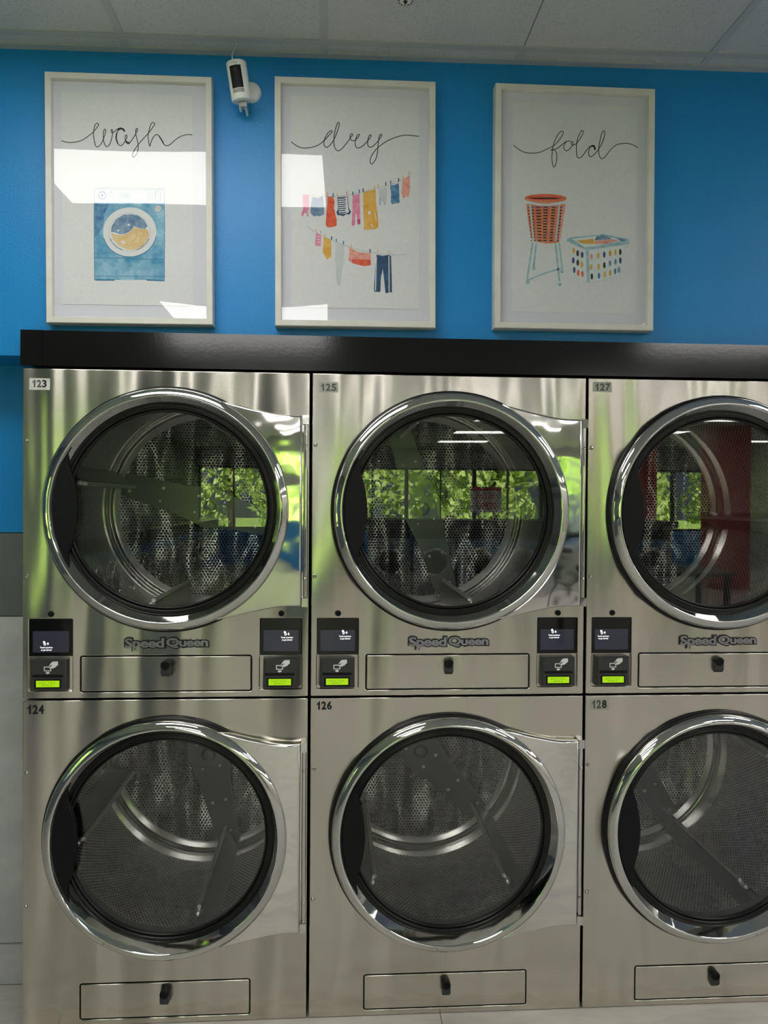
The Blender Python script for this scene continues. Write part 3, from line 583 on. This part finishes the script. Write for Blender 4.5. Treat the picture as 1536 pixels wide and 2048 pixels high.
def pane():
    mb = MB(); mb.lathe([(0.0, -0.001), (0.3035, -0.001), (0.3035, 0.004), (0.0, 0.004)], 'glass', 96); return mb.mesh('door_glass', 0.5)
def handle():
    E = [(-0.2868, 0.187), (-0.2933, 0.1657), (-0.2933, 0.139), (-0.2867, 0.1146), (-0.278, 0.0857), (-0.2714, 0.0546), (-0.268, 0.0212), (-0.2669, -0.0056), (-0.2701, -0.0391), (-0.2755, -0.0726), (-0.2841, -0.1083), (-0.2917, -0.1262), (-0.2935, -0.1441), (-0.2884, -0.1798)]
    E = smooth_path(E, 7); r = 0.3405; a0 = math.atan2(E[-1][1], E[-1][0]) % (2 * PI); a1 = math.atan2(E[0][1], E[0][0])
    arc = [(r * math.cos(a0 + (a1 - a0) * i / 24), r * math.sin(a0 + (a1 - a0) * i / 24)) for i in range(25)]
    P = [(x + DX, z + DZ) for x, z in E + arc]
    return plate('handle', [P[::-1]], -0.036, -0.016, 'black_plastic', 0.003)
def cover():
    top = [(0.592, 0.9245), (0.627, 0.9190), (0.66, 0.9105), (0.695, 0.9018), (0.73, 0.8945), (0.756, 0.8890), (0.785, 0.8845), (0.81, 0.8825), (0.8535, 0.8820)]
    bot = [(x, 2 * DZ - z - 0.004) for x, z in top]
    a = math.atan2(top[0][1] - DZ, top[0][0] - DX); r = 0.3715; P = list(bot)
    P += top[::-1]; arc = [(DX + (r - .004) * math.cos(a - 2 * a * i / 40), DZ + (r - .004) * math.sin(a - 2 * a * i / 40)) for i in range(41)]
    return plate('hinge_cover', [P + arc], -0.034, -0.004, 'cover', 0.006)
def hinge():
    mb = MB(); mb.box(0.8555, 0.8745, -0.028, 0.0, 0.856, 0.8835, 'chrome'); mb.box(0.8555, 0.8745, -0.028, 0.0, 0.2875, 0.315, 'chrome'); mb.box(0.8545, 0.8585, -0.012, 0.0, 0.315, 0.856, 'cover')
    mb.tube([(0.8655, -0.014, 0.316), (0.8655, -0.014, 0.855)], 0.0072, 'chrome', 20)
    for z in (0.375, 0.7915): mb.lathe([(0.0, -0.026), (0.0035, -0.025), (0.0048, -0.021)], 'chrome', 16, 0.8655, z)
    return mb.mesh('hinge', 0.7)
def drum():
    R, y0, y1 = 0.412, 0.085, 0.80; mb = MB(); n = 128; us = []
    # round wall: perforated length, then a plain band at the back
    mb.lathe([(R, y0), (R, y1 - 0.085)], 'drum_perf', n, DX, DZ); nf = len(mb.f)
    mb.lathe([(R, y1 - 0.085), (R, y1 - 0.010), (R - 0.006, y1 - 0.004), (R - 0.012, y1 - 0.008), (R - 0.018, y1)], 'drum', n, DX, DZ); nf2 = len(mb.f)
    mb.lathe([(R - 0.018, y1), (R - 0.045, y1)], 'drum', n, DX, DZ); nf3 = len(mb.f)
    mb.lathe([(R - 0.045, y1), (0.0, y1)], 'drum_back', n, DX, DZ)
    mb.lathe([(R, y0), (0.385, y0 - 0.003)], 'drum', n, DX, DZ)
    me = mb.mesh('drum', 0.6); uv = me.uv_layers.new(name='uv'); P = 0.0130; per = round(2 * PI * R / P) * P
    for p in me.polygons:
        vs = [me.vertices[me.loops[l].vertex_index].co for l in p.loop_indices]
        if p.index < nf:
            th = [math.atan2(v.z - DZ, v.x - DX) % (2 * PI) for v in vs]
            if max(th) - min(th) > PI: th = [t + 2 * PI if t < PI else t for t in th]
            for l, t, v in zip(p.loop_indices, th, vs): uv.data[l].uv = (per * t / (2 * PI), v.y)
        else:
            for l, v in zip(p.loop_indices, vs): uv.data[l].uv = (v.x + 3, v.z + 3)
    return me
def lifter():
    """bar along the drum wall at angle 0, with a bright rod on its crest"""
    mb = MB(); y0, y1 = 0.10, 0.792; r0, r1 = 0.409, 0.322
    sec = [(r0, -0.042), (r1 + 0.012, -0.012), (r1, -0.008), (r1, 0.008), (r1 + 0.012, 0.012), (r0, 0.030)]
    vs = []; fs = []
    for y, k in ((y0, 0.55), (y0 + 0.07, 1.0), (y1, 1.0)):
        for r, t in sec: vs.append((r0 - (r0 - r) * k, y, t))
    q = len(sec)
    for i in range(2):
        for j in range(q): fs.append((i * q + j, i * q + (j + 1) % q, (i + 1) * q + (j + 1) % q, (i + 1) * q + j))
    fs.append(list(range(q))[::-1]); fs.append([2 * q + j for j in range(q)])
    mb.add(vs, fs, 'lifter'); mb.tube([(r1 - 0.008, y0 + 0.06, 0.0), (r1 - 0.008, y1, 0.0)], 0.0072, 'bolt', 12)
    mb.lathe([(0.0, y0 + 0.02), (0.009, y0 + 0.03), (0.009, y0 + 0.06)], 'bolt', 12, r1 + 0.004, 0.0)
    return mb.mesh('lifter', 0.6)
def back_bar():
    mb = MB(); P = [(-0.36, -0.045), (-0.12, -0.062), (0.0, -0.085), (0.12, -0.062), (0.36, -0.045), (0.36, 0.045), (0.12, 0.062), (0.0, 0.085), (-0.12, 0.062), (-0.36, 0.045)]
    mb.prism(P, 0.788, 0.799, 'lifter')
    for x, z in ((0.055, 0.035), (-0.055, 0.035), (0.055, -0.035), (-0.055, -0.035), (0.20, 0.028), (-0.20, 0.028), (0.20, -0.028), (-0.20, -0.028), (0.33, 0.02), (-0.33, 0.02)): mb.lathe([(0.0, 0.780), (0.005, 0.781), (0.0075, 0.784), (0.0075, 0.788)], 'bolt', 16, x, z)
    mb.lathe([(0.0, 0.776), (0.02, 0.778), (0.03, 0.788)], 'lifter', 32)
    return mb.mesh('spider_bar', 0.6)
def access():
    return plate('access_panel', [rrect(AP[0], AP[1], AP[2], AP[3], 0.005)], -0.0005, 0.014, 'steel', 0.0025)
def lock_upper():
    mb = MB(); mb.lathe([(0.0, -0.020), (0.006, -0.020), (0.0065, -0.0225), (0.0095, -0.0225), (0.0115, -0.0205), (0.0115, 0.0)], 'black_plastic', 32)
    mb.add([(-0.0115, -0.018, -0.004), (0.0115, -0.018, -0.004), (0.0115, -0.018, -0.022), (-0.0115, -0.018, -0.022), (-0.0115, 0.0, -0.004), (0.0115, 0.0, -0.004), (0.0095, 0.0, -0.030), (-0.0095, 0.0, -0.030), (0.0095, -0.013, -0.029), (-0.0095, -0.013, -0.029)], [(0, 3, 2, 1), (3, 9, 8, 2), (9, 7, 6, 8), (0, 4, 7, 9, 3), (1, 2, 8, 6, 5), (0, 1, 5, 4)], 'reader_plastic')
    me = mb.mesh('lock', 0.6); me.transform(Matrix.Diagonal((1.22, 1.0, 1.22, 1.0))); return me
def screw():
    mb = MB(); mb.lathe([(0.0, -0.0050), (0.0036, -0.0044), (0.0056, -0.0022), (0.0066, 0.0)], 'chrome', 20); mb.box(-0.003, 0.003, -0.0047, -0.004, -0.0006, 0.0006, 'dark_gap'); mb.box(-0.0006, 0.0006, -0.0047, -0.004, -0.003, 0.003, 'dark_gap'); return mb.mesh('screw', 0.6)
def button():
    mb = MB(); mb.lathe([(0.0, -0.002), (0.0055, -0.002), (0.006, -0.0045), (0.0085, -0.004), (0.0095, -0.001), (0.0095, 0.0)], 'black_plastic', 28); return mb.mesh('round_plug', 0.6)
def mount_plate():
    mb = MB(); mb.box(-0.0655, 0.0655, 0.009, 0.0115, -0.002, 0.1105, 'steel'); return mb.mesh('reader_plate')
def touchscreen():
    return plate('touchscreen', [rrect(-0.0645, 0.0645, 0.1065, 0.2215, 0.002)], 0.003, 0.011, 'screen_glass', 0.001)
def display():
    mb = MB(); mb.box(-0.0545, 0.0545, 0.0024, 0.0032, 0.1185, 0.1845, 'screen_on'); return mb.mesh('display')
def prompt(up):
    mb = MB(); y = 0.0020
    ring = [(0.0035 * math.cos(2 * PI * i / 16) - 0.0045, 0.0045 * math.sin(2 * PI * i / 16) + 0.0075) for i in range(16)]
    for i in range(16):
        a, b = ring[i], ring[(i + 1) % 16]; f = lambda p: (-0.0045 + (p[0] + 0.0045) * 0.5, 0.0075 + (p[1] - 0.0075) * 0.5)
        mb.add([(a[0], y, a[1]), (b[0], y, b[1]), (f(b)[0], y, f(b)[1]), (f(a)[0], y, f(a)[1])], [(0, 1, 2, 3)], 'screen_ink')
    mb.disc(0.0034, y, 'screen_ink', -0.0068, 0.0135, 14)
    s = 1 if up else -1; z0 = 0.0082
    mb.add([(x, y, z0 + s * z) for x, z in ((0.001, 0.0), (0.0085, 0.0), (0.0048, 0.0045))], [(0, 1, 2)], 'screen_ink'); mb.box(0.0038, 0.0058, y, y + 0.0003, min(z0, z0 - s * 0.004), max(z0, z0 - s * 0.004), 'screen_ink')
    put_text(mb, 'Touch anywhere', 'screen_ink', -0.0190, 0.0190, -0.0070, -0.0005, y, 0.02); put_text(mb, 'to get started', 'screen_ink', -0.0160, 0.0160, -0.0145, -0.0080, y, 0.02)
    return mb.mesh('prompt')
def reader():
    mb = MB(); b = [(-0.0545, 0.0045), (0.0545, 0.0045), (0.0545, 0.0985), (-0.0545, 0.0985)]; f = [(-0.0505, 0.0075), (0.0505, 0.0075), (0.0490, 0.0965), (-0.0490, 0.0965)]; k = [(-0.054, 0.0055), (0.054, 0.0055), (0.0525, 0.098), (-0.0525, 0.098)]
    vs = [(x, 0.010, z) for x, z in b] + [(x, -0.016, z) for x, z in k] + [(x, -0.0195, z) for x, z in f]; fs = []
    for l in (0, 4):
        for i in range(4): j = (i + 1) % 4; fs.append((l + i, l + j, l + 4 + j, l + 4 + i))
    fs.append((8, 9, 10, 11)); mb.add(vs, fs, 'reader_plastic')
    return mb.mesh('card_reader')
def reader_slot():
    mb = MB(); mb.box(-0.0465, 0.0445, -0.0205, -0.0190, 0.0465, 0.0545, 'black_plastic'); return mb.mesh('card_slot')
def lcd_bezel():
    mb = MB(); mb.box(-0.0415, 0.0385, -0.0208, -0.0190, 0.0125, 0.0400, 'black_plastic'); return mb.mesh('lcd_bezel')
def lcd(num):
    mb = MB(); mb.box(-0.0360, 0.0335, -0.0216, -0.0206, 0.0165, 0.0362, 'lcd')
    put_text(mb, 'SELECT CYCLE', 'lcd_ink', -0.0270, 0.0200, 0.0272, 0.0325, -0.0219, 0.0, 0.0, 1.15); put_text(mb, 'DRYER %d' % num, 'lcd_ink', -0.0180, 0.0125, 0.0195, 0.0248, -0.0219, 0.0, 0.0, 1.15); return mb.mesh('lcd_screen')
def card_icon():
    mb = MB(); y = -0.0203
    def T(x, z): return ((x - 397) * 0.000252, 0.0985 - (z - 665) * 0.000247)
    def P(L, mat='white_ink', yy=y):
        Q = [T(*p) for p in L]; ar = sum(Q[i][0] * Q[(i + 1) % len(Q)][1] - Q[(i + 1) % len(Q)][0] * Q[i][1] for i in range(len(Q))); Q = Q if ar > 0 else Q[::-1]; mb.add([(p[0], yy, p[1]) for p in Q], [list(range(len(Q)))], mat)
    P([(345,742),(432,742),(432,800),(345,800)]); P([(356,753),(421,753),(421,789),(356,789)], 'reader_plastic', y - 0.0002)
    P([(400,745),(428,700),(450,680),(512,678),(514,722),(490,740),(484,752),(466,756),(452,768),(436,762),(424,768),(410,760)], 'white_ink', y - 0.0004); P([(404,745),(432,722),(446,726),(416,752)], 'reader_plastic', y - 0.0006)
    P([(372,808),(408,808),(408,818),(420,820),(390,838),(360,820),(372,818)]); return mb.mesh('card_symbol')
def badge():
    mb = MB(); put_text(mb, 'Speed', 'badge_edge', 0.3070, 0.4330, 0.1462, 0.1922, -0.0025, 0.10, 0.10, 0.93); put_text(mb, 'Queen', 'badge_edge', 0.4330, 0.5680, 0.1528, 0.1922, -0.0025, 0.10, 0.10, 0.93)
    put_text(mb, 'Speed', 'badge_face', 0.3100, 0.4300, 0.1500, 0.1885, -0.0050, 0.034, 0.06, 0.93); put_text(mb, 'Queen', 'badge_face', 0.4365, 0.5650, 0.1570, 0.1885, -0.0050, 0.034, 0.06, 0.93)
    return mb.mesh('maker_badge')

NUMS = {123: (0.0265, 0.0720, 0.9600, 0.9835, 'tape_white', (0.0199, 0.0808, 0.9535, 0.9888)), 125: (0.0240, 0.0755, 0.9635, 0.9870, 'tape_grey', (0.0199, 0.0804, 0.9600, 0.9919)), 127: (0.0185, 0.0715, 0.9785, 1.0025, 'tape_grey', (0.0141, 0.0760, 0.9751, 1.0069)),
        124: (0.0120, 0.0646, 0.9775, 1.0059, None, None), 126: (0.0172, 0.0678, 0.9823, 1.0082, None, None), 128: (0.0190, 0.0705, 0.9775, 1.0040, 'tape_grey', (0.0153, 0.0768, 0.9732, 1.0078))}
LABELS = {123: 'stainless steel dryer numbered 123 on white tape, upper left of the stacked dryers', 124: 'stainless steel dryer numbered 124 at floor level, below dryer 123', 125: 'stainless steel dryer numbered 125, upper row between dryers 123 and 127',
          126: 'stainless steel dryer numbered 126, lower row between dryers 124 and 128', 127: 'stainless steel dryer numbered 127 in the upper row, cut by the right picture edge', 128: 'stainless steel dryer numbered 128 at floor level, below dryer 127'}
SCREEN = {123: ((-0.014, 0.137), (0.019, 0.165)), 125: ((0.023, 0.168), (-0.010, 0.169)), 127: ((-0.027, 0.165), (0.018, 0.160))}
ANG = {123: 165, 125: -73, 127: -95, 124: -77, 126: -46, 128: -57}
def dryer(i, num, upper):
    e = empty('tumble_dryer', (i * PP, 0, PZ if upper else 0.0), LABELS[num], 'dryer', 'stacked laundromat dryers')
    child('front_panel', cached(('front', upper), lambda: front(upper)), e); child('cabinet', cached('cab', cabinet), e)
    d = child('door', cached('ring', door_ring), e, (DX, 0, DZ), 'polished chrome door ring')
    gk = child('gasket', cached('gasket', gasket), d); child('door_glass', cached('pane', pane), d)
    for nm, fn in (('handle', handle), ('hinge_cover', cover), ('hinge', hinge)): child(nm, cached(nm, fn), d, (-DX, 0, -DZ))
    dr = child('drum', cached('drum', drum), e); a = math.radians(ANG[num])
    for k in range(4):
        o = child('lifter', cached('lifter', lifter), dr, (DX, 0, DZ)); o.rotation_euler.y = -(a + k * PI / 2)
    o = child('spider_bar', cached('bar', back_bar), dr, (DX, 0, DZ)); o.rotation_euler.y = -a
    ap = child('access_panel', cached('access', access), e); child('lock', cached('lock', lock_upper), ap, (0.4365, 0, 0.1065 if upper else 0.1030))
    for z in (0.7945, 0.3805): child('screw', cached('screw', screw), e, (0.0115, 0, z))
    x0, x1, z0, z1, tape, box = NUMS[num]; nb = MB()
    if tape:
        r = random.Random(num); bx = [(box[0], box[2]), (box[1], box[2]), (box[1], box[3]), (box[0], box[3])]; nb.prism([(x + r.uniform(-.001, .001), z + r.uniform(-.0008, .0008)) for x, z in bx], -0.0006, 0.0002, tape)
    w = (x1 - x0); s = str(num)
    for q, ch in enumerate(s):
        if ch == '1':
            X = x0 + w * q * 0.345 + w * 0.05; ww = w * 0.20; hh = z1 - z0; P1 = [(0.46, 0.0), (1.0, 0.0), (1.0, 1.0), (0.66, 1.0), (0.45, 0.84), (0.0, 0.70), (0.0, 0.54), (0.28, 0.60), (0.46, 0.70)]
            nb.add([(X + ww * a, -0.0010, z0 + hh * b) for a, b in P1], [list(range(len(P1)))], 'grey_ink' if tape else 'black_ink'); continue
        me = text(ch, 1.0, 0.04); a, b, c, d_ = text_w(me); hh = (z1 - z0) / (d_ - c); ww = w * 0.30 if ch != '1' else w * 0.22
        put_text(nb, ch, ('grey_ink' if tape and not (num in (123, 128) and q == 2) else 'black_ink'), x0 + w * q * 0.345, x0 + w * q * 0.345 + ww, z0, z1, -0.0010, 0.04)
    child('number_label', nb.mesh('number_label'), e, label='number %d label' % num)
    if upper:
        child('maker_badge', cached('badge', badge), e, label='silver lettering edged in black')
        for k, xc in enumerate((0.0845, 0.7900)):
            child('round_plug', cached('plug', button), e, (xc + (0.001 if k == 0 else 0.001), 0, 0.2635))
            child('reader_plate', cached('mplate', mount_plate), e, (xc, 0, 0.0265))
            t = child('touchscreen', cached('touch', touchscreen), e, (xc, 0, 0.0255)); child('display', cached('display', display), t)
            px, pz = SCREEN[num][k]; child('prompt', cached(('prompt', k), lambda: prompt(k == 0)), t, (px, 0, pz), 'white touch prompt on the screen')
            r = child('card_reader', cached('reader', reader), e, (xc, 0, 0.0255)); child('card_slot', cached('slot', reader_slot), r); child('lcd_bezel', cached('bezel', lcd_bezel), r)
            child('lcd_screen', lcd(num - 100 + k), r, label='glowing green display'); child('card_symbol', cached('icon', card_icon), r, label='white hand and card symbol')
    return e
for i, (a, b) in enumerate(((123, 124), (125, 126), (127, 128))):
    dryer(i, b, False); dryer(i, a, True)

# ------------------------------------------------------------------ the rest of the laundromat, seen in reflections
def troffer_mesh():
    f = MB(); f.box(-0.606, 0.606, -0.300, -0.280, -0.012, 0.0, 'metal_white'); f.box(-0.606, 0.606, 0.280, 0.300, -0.012, 0.0, 'metal_white'); f.box(-0.606, -0.586, -0.280, 0.280, -0.012, 0.0, 'metal_white'); f.box(0.586, 0.606, -0.280, 0.280, -0.012, 0.0, 'metal_white')
    d = MB(); d.box(-0.586, 0.586, -0.280, 0.280, -0.010, -0.002, 'troffer'); return f.mesh('light_frame'), d.mesh('diffuser')
TF, TD = troffer_mesh()
for cxk in range(0, 4):
    for ry in range(0, 7):
        x = 0.3025 + 3.675 * cxk; y = GY - 0.61 * 1.5 - 2.44 * ry
        e = empty('ceiling_light', (x, y, zc(x) - 0.004), 'white recessed fluorescent panel in the tiled ceiling', 'light', 'recessed ceiling light panels')
        e.rotation_euler.y = -0.0125
        child('light_frame', TF, e); child('diffuser', TD, e)
def washer_meshes():
    b = MB(); b.box(-0.36, 0.36, 0.0, 0.75, 0.0, 1.22, 'steel')
    p = MB(); p.box(-0.35, 0.35, -0.006, 0.0, 1.02, 1.20, 'black_plastic')
    r = MB(); r.lathe([(0.25, 0.0), (0.255, -0.03), (0.235, -0.05), (0.205, -0.045), (0.19, -0.02)], 'chrome', 48, 0, 0.62)
    g_ = MB(); g_.lathe([(0.195, -0.02), (0.12, -0.004), (0.0, 0.0)], 'screen_glass', 48, 0, 0.62)
    return b.mesh('washer_body'), p.mesh('control_panel'), r.mesh('door_ring'), g_.mesh('door_window')
WM = washer_meshes()
def washer(x, y, rz, label, group):
    e = empty('washing_machine', (x, y, 0), label, 'washing machine', group, rz)
    child('washer_body', WM[0], e); child('control_panel', WM[1], e); r = child('washer_door', WM[2], e); child('door_window', WM[3], r); return e
for k in range(14): washer(XL + 0.78, -6.0 - 0.76 * k, PI / 2, 'steel front-loading washer in the row along the left wall', 'washers along the left wall')
for k in range(7): washer(1.9 + 0.76 * k, -10.6, PI, 'steel front-loading washer in the row in the middle of the room', 'washers in the middle of the room')
c = MB(); c.box(1.5, 6.9, -11.6, -10.55, 1.22, 1.34, 'dark_top'); tag(link('worktop', c.mesh('worktop')), 'long black worktop lying over the middle row of washers', 'worktop')
for x, y, hw in ((6.95, -12.2, 0.19), (8.6, -12.2, 0.33)):
    c = MB(); c.box(x - hw, x + hw, y - hw, y + hw, 0.0, zc(x) + 0.02, 'red_paint'); tag(link('trim_%d' % (4 if x < 8 else 5), c.mesh('column')), 'square red column in the room, %s the two' % ('left of' if x < 8 else 'right of'), 'column', kind='structure')
def table(x, y, label):
    e = empty('folding_table', (x, y, 0), label, 'table', 'folding tables')
    t = MB(); t.box(-0.9, 0.9, -0.4, 0.4, 0.86, 0.90, 'dark_top'); child('table_top', t.mesh('table_top'), e)
    for sx in (-0.82, 0.82):
        for sy in (-0.33, 0.33):
            l = MB(); l.box(sx - 0.025, sx + 0.025, sy - 0.025, sy + 0.025, 0.0, 0.86, 'alu'); child('leg', l.mesh('leg'), e)
table(4.4, -6.0, 'black topped folding table nearest the dryers'); table(8.6, -7.0, 'black topped folding table towards the right wall')
s = empty('window_sign', (5.0, YW + 0.03, 1.72), 'white paper sign reading now open, in a shop window', 'sign')
b = MB(); b.box(-0.42, 0.42, 0.0, 0.006, -0.34, 0.34, 'white_plastic'); b.box(-0.42, 0.42, 0.006, 0.007, 0.24, 0.34, 'sign_red'); child('sign_board', b.mesh('sign_board'), s)
t = MB(); put_text(t, 'NOW', 'sign_red', -0.25, 0.25, 0.0, 0.18, 0.0, 0.03); put_text(t, 'OPEN', 'sign_red', -0.27, 0.27, -0.26, -0.06, 0.0, 0.03); lt = child('lettering', t.mesh('lettering'), s, (0, 0.0085, 0))

# outside
m = MB(); m.add([(-40, YW - 0.2, -0.12), (50, YW - 0.2, -0.12), (50, YW - 60, -0.12), (-40, YW - 60, -0.12), (-40, 20, -0.12), (XL - 0.2, 20, -0.12), (XL - 0.2, YW - 0.2, -0.12)], [(3, 2, 1, 0), (0, 6, 5, 4)], 'grass'); shell('ground', m, 'sunlit lawn outside the shop windows', 'ground')
def crown(seed, R, H):
    r = random.Random(seed); mb = MB(); vs = []; fs = []
    cl = [(r.uniform(-.6, .6) * R, r.uniform(-.6, .6) * R, r.uniform(0.12, 0.9) * H, r.uniform(0.35, 0.6) * R) for _ in range(16)]
    for _ in range(2600):
        cx, cy, cz, rad = r.choice(cl); d = Vector((r.gauss(0, 1), r.gauss(0, 1), r.gauss(0, 1))).normalized() * rad * r.uniform(0.75, 1.0); p = Vector((cx, cy, cz)) + d
        u = Vector((r.gauss(0, 1), r.gauss(0, 1), r.gauss(0, 1))).normalized(); n = (d.normalized() + u * 0.7).normalized(); a = n.orthogonal().normalized(); b2 = n.cross(a); q = r.uniform(0.10, 0.22)
        k = len(vs); vs += [p + a * q, p + b2 * q * 0.6, p - a * q, p - b2 * q * 0.6]; fs.append((k, k + 1, k + 2, k + 3))
    mb.add(vs, fs, 'leaf'); return mb.mesh('crown')
CR_ = [crown(s_, 2.4, 6.5) for s_ in (1, 2, 3)]
tk = MB(); tk.tube([(0, 0, -0.12), (0.05, 0, 2), (0, 0.05, 4.5)], 0.16, 'bark', 10); TK = tk.mesh('trunk')
for k in range(17):
    e = empty('tree', (-12 + 5.7 * (k % 7) + (2.85 if k > 6 else 0.0), YW - 7.0 - (6.2 if k > 6 else 0.0), 0), 'leafy green tree beyond the shop windows', 'tree', 'trees outside the shop'); e.rotation_euler.z = k * 1.3
    if k > 13: e.location = (XL - 8.0, 2.0 - 5.9 * (k - 14), 0)
    child('trunk', TK, e); child('crown', CR_[k % 3], e, (0, 0, 0.2))
